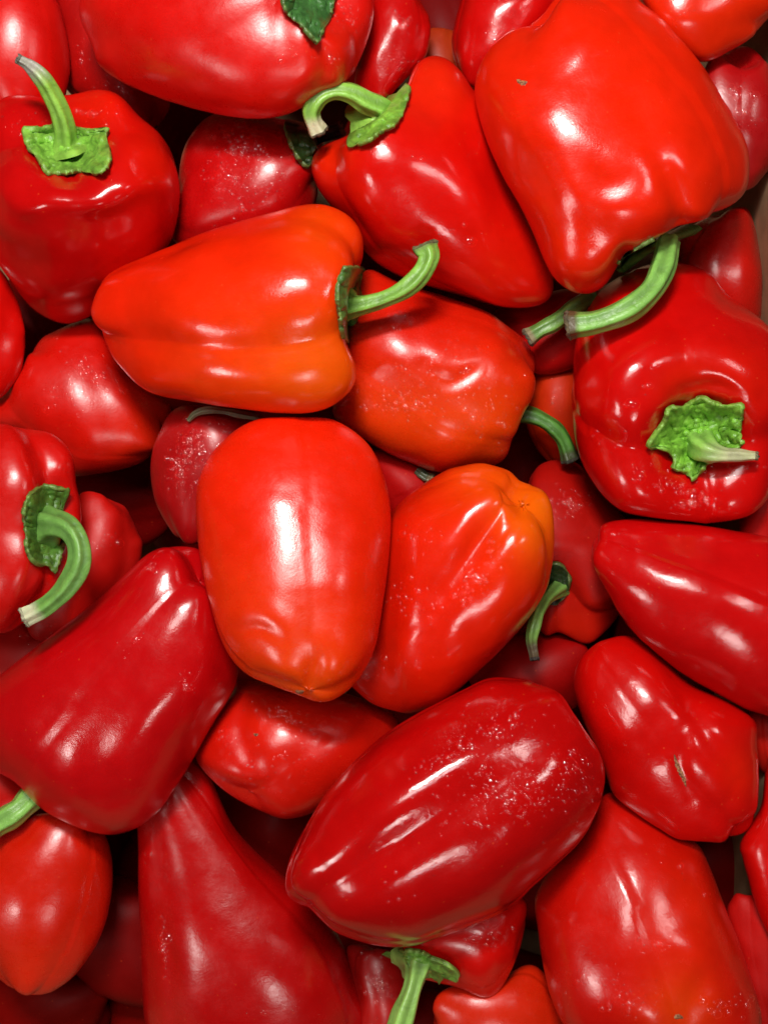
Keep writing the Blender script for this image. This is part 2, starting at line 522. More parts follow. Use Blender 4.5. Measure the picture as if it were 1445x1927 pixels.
pep('P16', [(0,188),(40,176),(90,180),(140,172),(190,167),(230,182),(262,215),(300,250),(325,290),(337,330),(340,372),(335,415),(318,462),(285,510),(250,550),(210,580),(165,602),(115,609),(72,592),(38,560),(2,505),(-30,430),(-45,340),(-35,250)],
    "deep red pepper with pale green star-shaped cap and upright stem with a withered tip",
    az=99, el=42, n=4, ph=45, taper=.68, length=1.25, col=(.50,.005,.006), z=20, pole=(128,285), lobe=.09, dull=.07, dimple=.22, rd=.5, thick=1.0,
    dents=[([(130,335),(150,372)],10,0.1),([(128,290)],60,16),([(-10,330),(45,385),(100,374),(190,378),(250,352),(300,345)],16,-17),([(215,370)],12,3),([(60,400),(50,480)],20,4),([(215,385),(215,480)],20,4)],
    tints=[(180,190,70,SCARLET,.6),(300,290,80,SCARLET,.5)],
    drops=[(190,215,60,20,0,30,2),(40,230,40,30,0,20,2)],
    calyx=dict(out=[(44,242),(62,240),(90,238),(105,232),(130,238),(150,240),(178,244),(203,242),(201,258),(207,280),(206,305),(198,322),(180,328),(150,322),(120,326),(92,326),(84,318),(72,300),(52,275)], c=(128,282), lift=5, ruff=1.3, hub=22, col=(.20,.43,.05)),
    stem=dict(pts=[(124,270,112,25),(122,240,135,20),(112,205,158,17),(95,170,176,18),(80,146,190,16),(58,124,196,12),(38,112,198,8)], col=(.24,.46,.06), dry=.34, drycol=(.33,.31,.25), cutcol=(.2,.18,.14)))

pep('P4', [(150,0),(155,50),(176,108),(215,148),(270,177),(335,198),(430,219),(500,225),(558,212),(598,186),(640,170),(668,140),(688,90),(703,25),(695,-40),(640,-90),(520,-120),(380,-120),(250,-100),(170,-50)],
    "large red pepper along the top, its leafy green cap cut by the upper edge",
    az=25, el=40, n=3, ph=60, taper=.9, length=1.1, col=(.62,.009,.005), z=40, pole=(585,0), lobe=.10, dull=0.24, thick=.9,
    dents=[([(598,75),(612,115),(610,170)],16,10),([(540,0),(530,60),(545,110)],22,6),([(560,130),(590,160)],26,-5),([(390,10),(420,60)],50,-5)],
    tints=[(640,120,90,ORED,.5)],
    drops=[(655,20,25,40,0,50,2.2),(625,110,20,12,-40,14,2.4),(560,90,40,40,0,20,1.8)],
    calyx=dict(out=[(532,-30),(533,10),(545,32),(565,48),(582,66),(598,82),(606,62),(618,40),(627,12),(632,-20),(610,-60),(560,-65)], c=(583,-5), lift=3, ruff=1.1, hub=5, col=(.045,.14,.03)))

pep('P6', [(797,108),(822,102),(848,112),(872,136),(890,165),(925,200),(955,270),(995,360),(1030,440),(1045,500),(1044,545),(1034,563),(1010,576),(970,583),(930,578),(880,563),(820,545),(760,525),(712,498),(676,462),(655,425),(618,385),(595,352),(585,318),(592,288),(618,268),(655,258),(690,238),(735,215),(762,175),(776,130)],
    "red pepper at the top centre with a hooked green stem curling left over its shoulder",
    az=137, el=24, n=3, ph=10, taper=.75, length=1.3, col=(.58,.0075,.004), z=10, pole=(700,230), lobe=.10, dull=.12, thick=.9,
    dents=[([(650,290),(700,320),(780,300),(815,260)],30,-6),([(820,260),(850,330),(890,390)],20,-5),([(730,350),(780,440),(880,520)],30,4),([(870,200),(900,300),(960,420)],18,6),([(618,275),(640,320)],10,5)],
    tints=[(610,300,60,ORED,.8),(820,150,90,ORED,.7),(960,540,120,ORED,.4)],
    drops=[(785,298,14,6,0,8,2.5),(860,430,50,20,-20,10,2)],
    calyx=dict(out=[(655,270),(662,252),(690,240),(708,232),(712,205),(722,188),(742,180),(758,172),(764,158),(770,165),(764,200),(752,225),(738,240),(715,250),(700,262),(675,272),(660,278)], c=(718,225), lift=4, hub=12, ruff=1.2, col=(.18,.38,.04)),
    stem=dict(pts=[(715,205,95,26),(690,192,108,21),(660,175,120,18),(628,170,126,18),(600,182,126,18),(586,205,122,17),(588,225,116,16),(598,246,108,15)], col=(.22,.44,.06), dry=.2, drycol=(.50,.46,.28), cutcol=(.12,.08,.04)))

pep('P24', [(320,1022),(355,1025),(390,1045),(420,1095),(440,1165),(452,1230),(450,1278),(431,1318),(400,1366),(362,1432),(330,1485),(300,1530),(258,1562),(210,1574),(165,1567),(115,1545),(70,1515),(30,1478),(-5,1452),(-42,1418),(-60,1370),(-48,1315),(-5,1272),(50,1230),(115,1182),(165,1140),(210,1100),(248,1062),(282,1034)],
    "large dark crimson pepper at the lower left, lying diagonally, its smooth side shining",
    az=-128, el=-24, n=4, ph=25, taper=.72, length=1.35, col=(.47,.0045,.009), z=40, lobe=.02, lump=.02, dull=0.12,
    dents=[([(300,1120),(250,1230),(160,1300),(90,1360)],40,5),([(370,1260),(290,1340),(230,1430)],28,-9),([(60,1380),(110,1440),(130,1480)],34,-10),([(210,1500),(180,1420),(230,1330)],26,5),([(150,1240),(60,1310)],30,-3)],
    drops=[(355,1280,16,26,0,30,2.4),(290,1070,20,14,0,10,2),(250,1215,40,18,45,16,1.8)],
    stem=dict(pts=[(100,1470,-60,26),(60,1500,-40,23),(35,1525,-30,22),(5,1545,-26,22),(-20,1560,-26,22)], from_pole=False, col=(.20,.42,.08), dry=.15))

pep('P39', [(822,892),(857,873),(907,868),(947,878),(978,903),(1004,906),(1028,930),(1043,965),(1048,1012),(1043,1062),(1030,1108),(1008,1145),(982,1180),(947,1220),(912,1255),(880,1288),(847,1315),(812,1336),(770,1344),(722,1333),(665,1307),(655,1280),(672,1220),(690,1140),(705,1050),(722,990),(745,950),(780,918)],
    "orange-red pepper right of centre with one orange lobe and a deep long groove",
    dimple=.05,
    az=-142, el=-32, n=4, ph=50, taper=.85, length=1.4, col=(.66,.020,.004), z=20, lobe=.02, dull=.12,
    tints=[(1012,960,70,(.85,.15,.004),.85),(900,890,90,ORANGE,.6),(1030,1040,90,ORANGE,.6),(860,990,100,ORED,.6),(980,1120,100,ORED,.6)],
    dents=[([(980,903),(955,945),(910,1005),(870,1060),(835,1110)],24,21),([(790,960),(780,1040)],50,-4),([(1000,970),(1000,1060),(950,1150)],30,-6)],
    drops=[(900,1090,90,30,50,90,2.2),(800,1140,70,40,0,60,2.1),(800,1020,50,50,0,30,1.8),(930,1030,20,50,0,20,2.2),(790,1260,100,40,0,24,1.8)],
    scars=[([(965,906),(973,905),(980,908)],2)])

pep('P12', [(1110,562),(1158,522),(1215,498),(1275,494),(1335,514),(1367,553),(1402,577),(1447,615),(1490,680),(1503,760),(1490,850),(1455,915),(1437,948),(1402,975),(1342,988),(1280,982),(1215,972),(1172,964),(1138,940),(1108,900),(1088,858),(1077,800),(1074,720),(1080,640)],
    "deep red pepper at the right edge, bright green ragged cap in a deep hollow",
    az=-65, el=58, n=4, ph=60, taper=.8, length=1.1, col=(.54,.006,.005), z=-60, pole=(1315,820), lobe=.10, dull=.09, dimple=.42, rd=.6, thick=.8, lump=.015,
    dents=[([(1310,812)],66,36),([(1150,770),(1175,705),(1235,668),(1310,655),(1410,672)],24,-16),([(1240,760),(1200,790),(1180,850)],20,-3),([(1335,900),(1345,985)],18,9),([(1420,760),(1460,740)],20,6),([(1170,870),(1230,930),(1320,950)],26,-5),([(1380,920)],40,-8),([(1270,740),(1340,728),(1390,745)],14,8)],
    tints=[(1290,730,60,ORED,.5),(1400,720,80,ORED,.3)],
    drops=[(1260,920,80,30,-20,80,2.6),(1310,945,30,18,0,24,2.8),(1380,890,50,30,0,34,2.2),(1150,800,40,50,0,20,1.8),(1220,730,10,12,0,6,2)],
    calyx=dict(out=[(1218,842),(1232,815),(1250,790),(1258,768),(1290,762),(1318,746),(1340,757),(1370,762),(1395,760),(1396,785),(1393,815),(1396,840),(1370,848),(1340,862),(1325,880),(1303,903),(1290,890),(1265,882),(1268,868),(1250,846)], c=(1318,820), lift=6, ruff=1.6, hub=22, col=(.19,.44,.04)),
    stem=dict(from_pole=False, pts=[(1312,822,50,38),(1318,832,75,32),(1324,843,105,29),(1338,851,128,20),(1362,856,136,14),(1392,857,138,11),(1420,858,136,7)], col=(.22,.42,.07), dry=.55, drycol=(.44,.44,.24), cutcol=(.25,.2,.1)))

pep('P13', [(1112,1040),(1122,1000),(1150,978),(1197,970),(1272,978),(1372,996),(1445,1010),(1500,1030),(1560,1090),(1590,1180),(1585,1280),(1540,1350),(1480,1362),(1440,1350),(1397,1335),(1322,1292),(1272,1260),(1222,1221),(1172,1175),(1137,1120),(1118,1075)],
    "long crimson pepper running off the right edge, narrow end pointing left",
    az=-22, el=-6, n=3, ph=75, taper=.6, length=1.6, col=(.50,.0055,.007), z=30, lobe=.02, dull=.10,
    dents=[([(1190,1010),(1300,1020),(1440,1050)],26,7),([(1170,1075),(1300,1110),(1445,1190)],26,-8),([(1205,1045)],18,-4)],
    drops=[(1160,1004,16,6,0,10,2.4),(1370,992,60,6,0,8,2.2)])

pep('P20', [(0,797),(50,806),(95,815),(125,835),(142,863),(147,905),(156,950),(152,1000),(140,1050),(120,1100),(88,1140),(50,1170),(0,1193),(-80,1180),(-130,1080),(-140,950),(-110,850),(-60,805)],
    "red pepper at the left edge, dark green cap, curved stem with pale broken tip",
    az=0, el=42, n=4, ph=45, taper=.8, length=1.1, col=(.54,.009,.006), z=0, pole=(80,990), lobe=.12, dull=0.22,
    dents=[([(95,915),(70,860),(60,815)],16,8),([(75,1060),(60,1110),(30,1170)],16,9),([(130,860),(100,890)],10,-4),([(10,900)],26,-5)],
    calyx=dict(out=[(44,965),(52,935),(75,915),(92,912),(110,918),(130,920),(122,945),(118,970),(128,1000),(118,1040),(105,1080),(92,1065),(70,1062),(52,1040),(48,1005)], c=(85,990), lift=5, ruff=1.2, hub=14, col=(.08,.19,.025)),
    stem=dict(pts=[(100,985,105,26),(130,995,128,22),(148,1025,140,21),(148,1065,144,21),(125,1105,140,20),(98,1132,134,18),(75,1148,128,17),(50,1160,122,16)], col=(.14,.30,.06), dry=.16, drycol=(.60,.60,.38), cutcol=(.5,.47,.3)))

pep('P14', [(1079,1285),(1083,1245),(1102,1218),(1137,1201),(1180,1195),(1240,1225),(1300,1285),(1370,1320),(1422,1357),(1426,1400),(1433,1475),(1428,1525),(1412,1555),(1385,1577),(1335,1589),(1282,1585),(1245,1566),(1200,1535),(1155,1497),(1140,1460),(1122,1420),(1097,1365),(1081,1315)],
    "folded red pepper at the right with a brown scratch across its face",
    az=125, el=-10, n=3, ph=70, taper=.8, length=1.4, col=(.54,.006,.004), z=0, lobe=.10, dull=.10,
    dents=[([(1250,1240),(1300,1330),(1340,1400),(1390,1460)],16,8),([(1265,1400),(1290,1370),(1280,1440),(1300,1500)],12,5),([(1220,1320)],18,-4),([(1180,1385)],18,-4),([(1320,1480),(1370,1500)],22,-5),([(1150,1430),(1240,1530),(1330,1560)],30,-4),([(1340,1350),(1410,1460)],30,-4)],
    scars=[([(1268,1420),(1272,1435),(1279,1452),(1286,1466),(1290,1480)],4)],
    tints=[(1400,1450,60,ORED,.4)])

pep('P38', [(690,505),(740,525),(800,545),(870,568),(925,590),(962,616),(989,640),(1005,675),(1009,712),(1002,748),(983,782),(968,825),(958,856),(935,873),(885,885),(820,890),(770,872),(715,845),(660,810),(625,780),(630,700),(645,620),(660,550)],
    "dented wet orange-red pepper between the sideways one and the orange-lobed one",
    az=-22, el=-12, n=4, ph=15, taper=.9, length=1.15, col=(.64,.020,.005), z=-30, lobe=.10, dull=0.2,
    tints=[(930,830,140,ORANGE,.4),(730,790,120,ORANGE,.3),(780,600,70,RED,.5)],
    dents=[([(800,690),(840,720),(880,705),(900,690)],12,8),([(770,590),(790,650),(800,700)],26,6),([(700,700),(800,740),(900,790)],20,4),([(900,650),(940,690)],30,-5),([(830,650)],36,-6),([(790,800),(880,830)],26,-3)],
    drops=[(850,700,130,60,-15,180,2.2),(760,760,90,30,-10,120,2.3),(920,790,60,60,0,60,2.1),(750,610,40,30,0,40,2)],
    stem=dict(pts=[(965,780,-30,16),(1000,782,-25,15),(1035,800,-25,14),(1058,825,-30,14),(1072,862,-36,14)], from_pole=False, col=(.07,.20,.03), dry=.12, drycol=(.06,.08,.03), cutcol=(.05,.05,.03)))

pep('P18', [(-120,480),(-60,470),(0,503),(25,543),(42,590),(50,640),(45,690),(22,730),(-10,755),(-90,760),(-140,640)],
    "bright red pepper cut off by the left edge, below the star-capped one",
    az=180, n=3, col=(.62,.008,.005), z=0, dull=.14)
pep('P1', [(-90,-60),(0,-90),(70,-60),(108,0),(123,50),(133,110),(131,160),(115,205),(60,230),(0,225),(-70,190),(-110,60)],
    "smooth bright red pepper in the top left corner, behind the upright stem",
    az=100, n=4, ph=0, col=(.62,.008,.005), z=-10, dull=0.24, lobe=.04)
pep('P9', [(1180,-40),(1260,-100),(1400,-110),(1500,-90),(1515,-20),(1450,32),(1421,65),(1372,97),(1320,118),(1270,92),(1220,42)],
    "orange-red pepper in the top right corner above the largest one",
    az=120, el=10, n=4, col=(.68,.03,.004), z=-20, dull=.13, dents=[([(1260,30),(1330,30),(1420,10)],16,-5)],
    tints=[(1400,30,90,ORED,.6)], drops=[(1290,20,20,8,0,16,2.2)])
pep('P7', [(880,-60),(960,-90),(1060,-60),(1090,0),(1030,60),(990,110),(950,170),(915,200),(885,165),(855,120),(846,85),(855,40),(866,0)],
    "red pepper squeezed behind the left shoulder of the largest one at the top edge",
    az=60, n=3, col=(.52,.006,.005), z=-30, dull=.13, drops=[(935,65,20,18,0,30,2.4),(960,20,40,30,0,40,1.7),(930,110,20,30,0,20,1.8)])
pep('P5', [(700,-40),(760,-40),(797,8),(811,40),(808,78),(800,108),(772,142),(745,172),(700,200),(665,180),(675,100),(690,30)],
    "slim red pepper at the top edge, between the leafy-capped one and the hooked stem",
    az=85, n=3, ph=0, col=(.46,.006,.006), z=-30, dull=.13, dents=[([(735,20),(770,50),(790,60)],16,-6)],
    drops=[(755,45,26,20,-40,40,2.2),(750,120,40,40,0,50,1.8)])
pep('P22', [(330,768),(400,762),(470,775),(505,800),(490,900),(440,985),(372,1026),(335,1012),(305,975),(287,925),(284,870),(298,815)],
    "small purplish wet pepper left of the central one, withered grey stem on top",
    az=80, el=8, n=3, ph=0, col=(.40,.008,.012), z=-80, dull=0.28, zmin=-240,
    drops=[(370,840,50,40,60,170,2.4),(340,890,30,50,20,110,2.2),(430,800,50,20,0,40,2)],
    stem=dict(pts=[(354,792,80,3),(368,778,84,6),(390,771,88,7),(420,773,88,6),(450,779,86,7),(486,786,84,5)], from_pole=False, col=(.16,.17,.09), dry=.9, drycol=(.18,.18,.11)))
pep('P19', [(165,598),(110,618),(62,652),(38,700),(0,745),(-30,790),(30,820),(85,860),(130,895),(180,893),(240,882),(295,850),(318,800),(324,765),(290,735),(240,690),(205,640),(185,610)],
    "red pepper at the left under the sideways one's tip, water drops on its crown",
    az=150, n=4, ph=0, col=(.60,.011,.005), z=-110, dull=0.24, zmin=-260, lobe=.05,
    tints=[(270,830,90,ORED,.7)], drops=[(180,710,60,30,-40,90,2.3),(130,740,50,40,0,50,1.7)])
pep('P28', [(450,1280),(520,1285),(600,1298),(680,1310),(745,1345),(745,1400),(690,1460),(610,1520),(545,1541),(500,1532),(445,1506),(400,1469),(368,1430),(374,1395),(402,1345),(430,1300)],
    "dull mottled red pepper wedged below the central one, with a bright round bump",
    lobe=.03,
    az=60, el=-35, n=3, ph=40, taper=.9, col=(.57,.014,.005), z=-120, dull=.18, zmin=-260,
    dents=[([(462,1290),(455,1380),(490,1470)],18,8),([(530,1360)],34,-8)], tints=[(530,1360,60,ORED,.5)],
    drops=[(530,1350,50,25,-20,90,2),(500,1430,90,60,0,80,1.8),(420,1390,40,30,0,30,2.1),(560,1400,50,40,0,20,2.4),(600,1350,60,30,0,20,1.8)],
    scars=[([(478,1381),(482,1383),(486,1381)],3)])
pep('P27', [(250,1580),(253,1640),(260,1720),(266,1820),(272,1930),(305,2015),(420,2070),(560,2065),(670,2010),(703,1940),(686,1872),(664,1820),(640,1762),(590,1695),(532,1644),(468,1582),(430,1530),(405,1465),(375,1412),(312,1400),(262,1440),(248,1510)],
    "very large crimson pepper at the bottom edge left of centre, tapering upwards",
    el=-16,
    blocky=1.0,
    lump=.02,
    az=-72, n=4, ph=0, taper=.42, length=1.5, col=(.42,.0035,.0045), z=-120, dull=.18, zmin=-260, lobe=.02,
    dents=[([(345,1490),(390,1590),(450,1700)],55,8),([(300,1720),(320,1800),(330,1927)],12,4),([(340,1720),(355,1820),(360,1930)],26,-7),([(420,1560),(520,1720),(600,1860)],50,4),([(500,1830)],60,-5)],
    drops=[(310,1790,8,60,6,40,2),(520,1890,60,30,0,14,2),(290,1600,40,60,0,20,1.8)])
pep('P25', [(0,1560),(80,1530),(160,1540),(203,1580),(215,1640),(208,1700),(191,1760),(160,1815),(122,1855),(66,1875),(30,1865),(-12,1830),(-60,1760),(-80,1680),(-60,1600)],
    "orange-red pepper in the lower left, its rounded blossom end pointing down",
    az=80, n=4, ph=0, taper=.75, col=(.58,.018,.004), z=-110, dull=0.2, zmin=-240, lobe=.04,
    tints=[(60,1830,80,ORED,.7)], dents=[([(40,1700)],24,-4)], scars=[([(8,1845),(20,1857),(34,1866)],3)])
pep('P32', [(1140,1490),(1210,1510),(1285,1565),(1317,1590),(1335,1630),(1355,1682),(1376,1737),(1399,1797),(1420,1857),(1436,1912),(1430,1970),(1380,2000),(1300,2010),(1200,2002),(1115,1985),(1065,1940),(1037,1880),(1020,1820),(1009,1750),(1002,1690),(1030,1640),(1080,1590),(1110,1540)],
    "large orange-red pepper at the bottom right, drops along its blossom-end rim",
    lump=.015,
    az=112, el=-22, n=4, ph=45, taper=.85, length=1.35, col=(.54,.010,.004), z=-120, dull=0.16, zmin=-250, lobe=.03,
    tints=[(1300,1730,120,ORED,.6),(1280,1900,80,ORANGE,.3)],
    dents=[([(1290,1640),(1300,1750),(1290,1860)],60,-4),([(1290,1925),(1305,1880),(1325,1840)],18,6),([(1250,1775),(1300,1785),(1335,1805)],18,-5),([(1140,1890),(1210,1905),(1250,1930)],20,-7),([(1320,1885),(1390,1890)],18,-8)],
    drops=[(1180,1890,70,30,0,60,2.5),(1370,1890,50,20,0,40,2.6),(1240,1780,60,20,0,30,2),(1300,1650,60,80,0,20,1.6),(1120,1850,60,40,0,60,1.8)],
    scars=[([(1268,1916),(1276,1913),(1285,1916)],5)])
pep('P30', [(985,1690),(989,1740),(980,1782),(962,1826),(937,1866),(910,1878),(868,1862),(825,1850),(780,1840),(745,1808),(760,1740),(850,1690),(930,1670)],
    "small bright red pepper under the glossy grooved one, straight green stem pointing down",
    az=215, el=10, n=3, ph=0, col=(.58,.008,.005), z=-110, dull=0.16, zmin=-235, pole=(788,1800), lobe=.08,
    dents=[([(900,1740),(930,1790),(905,1850)],20,-4)], drops=[(920,1760,40,40,0,60,2.3)],
    calyx=dict(out=[(716,1797),(750,1788),(790,1790),(812,1802),(838,1812),(862,1830),(860,1846),(840,1836),(826,1850),(810,1835),(785,1825),(760,1812),(735,1800)], c=(790,1806), lift=12, ruff=1, hub=10, col=(.17,.36,.05)),
    stem=dict(pts=[(788,1812,60,26),(782,1840,72,18),(772,1875,84,18),(760,1910,92,21),(748,1950,98,24),(740,1975,100,25)], col=(.24,.44,.09), dry=.05))
pep('P34', [(1440,1440),(1480,1400),(1530,1430),(1550,1560),(1545,1720),(1490,1790),(1447,1772),(1421,1716),(1405,1650),(1393,1592),(1405,1560),(1430,1510)],
    "smooth red pepper standing at the right edge beside the dark gap",
    az=90, n=3, col=(.56,.007,.005), z=-40, dull=.15, zmin=-170)
pep('P10', [(1330,115),(1370,92),(1405,87),(1433,105),(1460,150),(1478,230),(1460,305),(1420,350),(1365,370),(1330,280),(1312,180)],
    "dark wet pepper in the shade at the right edge, behind the largest one",
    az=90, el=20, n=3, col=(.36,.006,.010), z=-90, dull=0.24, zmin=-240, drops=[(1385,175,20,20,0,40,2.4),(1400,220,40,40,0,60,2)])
pep('P11', [(1290,430),(1340,405),(1398,388),(1420,428),(1432,495),(1435,560),(1428,612),(1390,640),(1320,600),(1275,530),(1270,470)],
    "plain dark red pepper against the cardboard, between the largest one and the hollow-capped one",
    az=70, n=3, col=(.50,.010,.005), z=-80, dull=.2, zmin=-200, lobe=.04)
pep('P17', [(400,215),(470,208),(535,225),(590,235),(612,270),(606,320),(600,345),(592,390),(560,440),(450,475),(370,475),(325,450),(332,380),(338,300),(362,250)],
    "deep red pepper behind the sideways one, crowned with fine droplets",
    az=20, el=5, n=4, ph=0, lump=.01, col=(.46,.006,.008), z=-90, dull=0.2, zmin=-240, lobe=.05,
    drops=[(440,265,60,30,-30,130,2.3),(440,350,60,70,0,190,2.0),(510,320,40,40,0,50,2.2)],
    calyx=dict(out=[(535,232),(560,232),(590,240),(600,262),(590,285),(582,315),(562,300),(548,275)], c=(568,265), lift=4, ruff=1, hub=4, col=(.022,.06,.012)),
    stem=dict(pts=[(575,262,10,18),(600,256,20,14),(640,244,26,12)], from_pole=False, col=(.035,.045,.02), dry=.2, drycol=(.04,.035,.03)))
pep('P21', [(150,925),(195,925),(232,950),(258,985),(271,1030),(255,1085),(205,1145),(130,1200),(60,1205),(50,1150),(90,1060),(130,980)],
    "dim red pepper in the shadow behind the pale-tipped stem at the left",
    az=100, n=3, ph=0, col=(.50,.010,.006), z=-130, dull=0.38, zmin=-280, drops=[(190,1030,40,50,0,30,2),(110,1195,50,12,0,20,2)])
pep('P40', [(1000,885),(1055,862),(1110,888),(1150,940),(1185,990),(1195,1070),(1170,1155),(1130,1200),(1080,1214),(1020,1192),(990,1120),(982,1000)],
    "shaded red pepper behind the orange-lobed one, shade-darkened green cap low on it",
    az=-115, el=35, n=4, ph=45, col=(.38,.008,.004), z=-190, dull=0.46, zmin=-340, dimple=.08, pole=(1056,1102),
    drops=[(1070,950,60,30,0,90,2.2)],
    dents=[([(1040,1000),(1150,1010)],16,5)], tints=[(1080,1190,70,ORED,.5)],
    calyx=dict(out=[(1036,1060),(1056,1062),(1070,1080),(1072,1105),(1060,1125),(1044,1138),(1025,1132),(1020,1100),(1026,1074)], c=(1046,1100), lift=0, ruff=.5, hub=2, col=(.016,.038,.010)),  # cap colour lowered to stand in for the shade over it
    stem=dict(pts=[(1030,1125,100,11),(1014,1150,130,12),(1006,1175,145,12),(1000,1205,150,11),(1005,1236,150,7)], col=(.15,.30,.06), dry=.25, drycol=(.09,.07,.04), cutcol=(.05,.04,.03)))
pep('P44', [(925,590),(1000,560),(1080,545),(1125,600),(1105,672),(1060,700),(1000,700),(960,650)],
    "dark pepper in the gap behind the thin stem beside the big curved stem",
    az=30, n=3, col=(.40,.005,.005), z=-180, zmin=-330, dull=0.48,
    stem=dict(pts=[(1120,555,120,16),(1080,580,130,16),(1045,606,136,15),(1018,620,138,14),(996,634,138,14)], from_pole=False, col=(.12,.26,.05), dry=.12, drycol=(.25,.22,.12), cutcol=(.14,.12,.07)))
pep('P5b', [(795,60),(835,52),(870,70),(885,130),(860,190),(800,180),(780,120)],
    "orange pepper glimpsed in the narrow gap at the top, right of the slim one",
    az=90, n=3, col=(.36,.035,.003), z=-200, zmin=-330, dull=0.38)
pep('P2', [(100,-60),(165,-80),(235,-20),(285,60),(322,150),(323,205),(300,240),(240,245),(180,210),(120,160),(100,60)],
    "dark red pepper in shadow between the top left corner one and the leafy-capped one",
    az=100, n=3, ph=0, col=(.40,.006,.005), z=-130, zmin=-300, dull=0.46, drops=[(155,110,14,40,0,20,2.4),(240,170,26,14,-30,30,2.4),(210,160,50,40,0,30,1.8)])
pep('P37', [(995,690),(1055,670),(1110,680),(1125,780),(1095,860),(1030,870),(990,800)],
    "orange pepper low in the gap behind the short dark stem, right of centre",
    az=90, n=3, col=(.56,.035,.004), z=-150, zmin=-260, dull=0.48, drops=[(1050,740,20,30,0,20,2)])
pep('P31', [(650,1780),(700,1782),(750,1795),(775,1850),(760,1940),(720,2000),(680,1970),(670,1880)],
    "wet pinkish red sliver of pepper left of the straight stem at the bottom edge",
    az=80, n=3, ph=0, col=(.42,.012,.012), z=-110, zmin=-230, dull=0.28, drops=[(710,1850,30,60,0,140,2.2)])
pep('P33', [(822,1872),(870,1850),(940,1838),(1000,1815),(1045,1860),(1065,1935),(1020,2010),(900,2025),(830,1985),(812,1920)],
    "orange pepper cut off by the bottom edge, right of the straight green stem",
    lobe=.02,
    az=150, n=3, ph=0, col=(.60,.028,.005), z=-110, zmin=-240, dull=.22)
pep('P36', [(1365,1700),(1420,1680),(1490,1740),(1520,1850),(1490,1960),(1440,1975),(1400,1900),(1380,1800)],
    "dull red pepper in the bottom right corner, behind the large one",
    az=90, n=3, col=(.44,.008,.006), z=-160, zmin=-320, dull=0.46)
pep('P35', [(1400,1340),(1460,1310),(1530,1360),(1530,1440),(1480,1480),(1430,1450),(1410,1400)],
    "dim red pepper at the right edge just under the long crimson one",
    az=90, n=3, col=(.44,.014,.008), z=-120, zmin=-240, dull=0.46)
pep('P50', [(1400,930),(1460,900),(1520,950),(1520,1060),(1460,1090),(1400,1060),(1390,990)],
    "dark red pepper at the right edge in the crack above the long crimson one",
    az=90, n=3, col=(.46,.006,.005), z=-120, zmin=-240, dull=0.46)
pep('P21b', [(-80,1180),(0,1165),(70,1160),(140,1180),(180,1230),(120,1320),(0,1370),(-90,1330)],
    "dim pinkish pepper at the left edge under the pale broken stem tip",
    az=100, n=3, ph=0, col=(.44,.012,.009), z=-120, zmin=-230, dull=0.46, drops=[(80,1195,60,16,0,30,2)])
pep('P26', [(-90,1400),(-10,1420),(45,1475),(60,1530),(20,1600),(-80,1600)],
    "red pepper at the left edge just above the cut green stem",
    az=100, n=3, col=(.52,.009,.005), z=-110, zmin=-230, dull=0.38)
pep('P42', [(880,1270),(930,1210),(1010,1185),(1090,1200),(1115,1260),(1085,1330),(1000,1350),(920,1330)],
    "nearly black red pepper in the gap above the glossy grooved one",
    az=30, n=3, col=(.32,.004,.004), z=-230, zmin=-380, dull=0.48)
pep('P43', [(700,850),(780,860),(840,890),(840,960),(780,1000),(720,1000),(690,920)],
    "dark pepper with a grey stem stub in the small gap right of the central one",
    az=20, n=3, col=(.40,.005,.005), z=-150, zmin=-280, dull=0.48,
    stem=dict(pts=[(785,885,60,8),(798,896,64,9),(808,901,64,9)], from_pole=False, col=(.07,.09,.05), dry=.3))
# the bottom of the heap, seen only in the gaps; skin colours darkened for shade
deep = [((40,620,85),"shade-darkened pepper deep in the gap under the star-capped one at the left"),
        ((225,940,95),"shade-darkened pepper deep in the black gap left of the small purplish one"),
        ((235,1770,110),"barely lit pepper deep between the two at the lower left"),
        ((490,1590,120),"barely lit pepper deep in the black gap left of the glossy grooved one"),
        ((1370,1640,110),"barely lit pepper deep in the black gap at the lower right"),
        ((340,225,100),"shade-darkened pepper deep in the small black gap at the upper left"),
        ((840,10,90),"shade-darkened pepper deep in the black gap at the top edge"),
        ((1010,870,90),"shade-darkened red pepper deep below the short dark stem right of centre"),
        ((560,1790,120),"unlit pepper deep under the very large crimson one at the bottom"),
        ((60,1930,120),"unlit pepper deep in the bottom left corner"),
        ((760,1380,110),"shade-darkened pepper deep in the gap above the left of the glossy grooved one"),
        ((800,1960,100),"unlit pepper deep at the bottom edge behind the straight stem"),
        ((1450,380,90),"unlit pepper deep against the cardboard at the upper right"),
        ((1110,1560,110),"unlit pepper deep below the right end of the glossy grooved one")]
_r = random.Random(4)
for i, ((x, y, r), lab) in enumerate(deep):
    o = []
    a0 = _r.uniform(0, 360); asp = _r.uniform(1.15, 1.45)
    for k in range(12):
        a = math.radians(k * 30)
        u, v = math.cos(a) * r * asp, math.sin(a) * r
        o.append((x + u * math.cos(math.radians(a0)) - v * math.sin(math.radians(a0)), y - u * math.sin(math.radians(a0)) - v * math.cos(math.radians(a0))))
    pep('deep%02d' % i, o, lab, az=a0, n=3 + i % 2, col=_r.choice([(.16,.002,.002), (.20,.003,.002), (.18,.004,.002)]), z=-500, zmin=-600, pen=40, dull=.5, res=.6)  # maroon skins with the shade of the gaps put into the colour

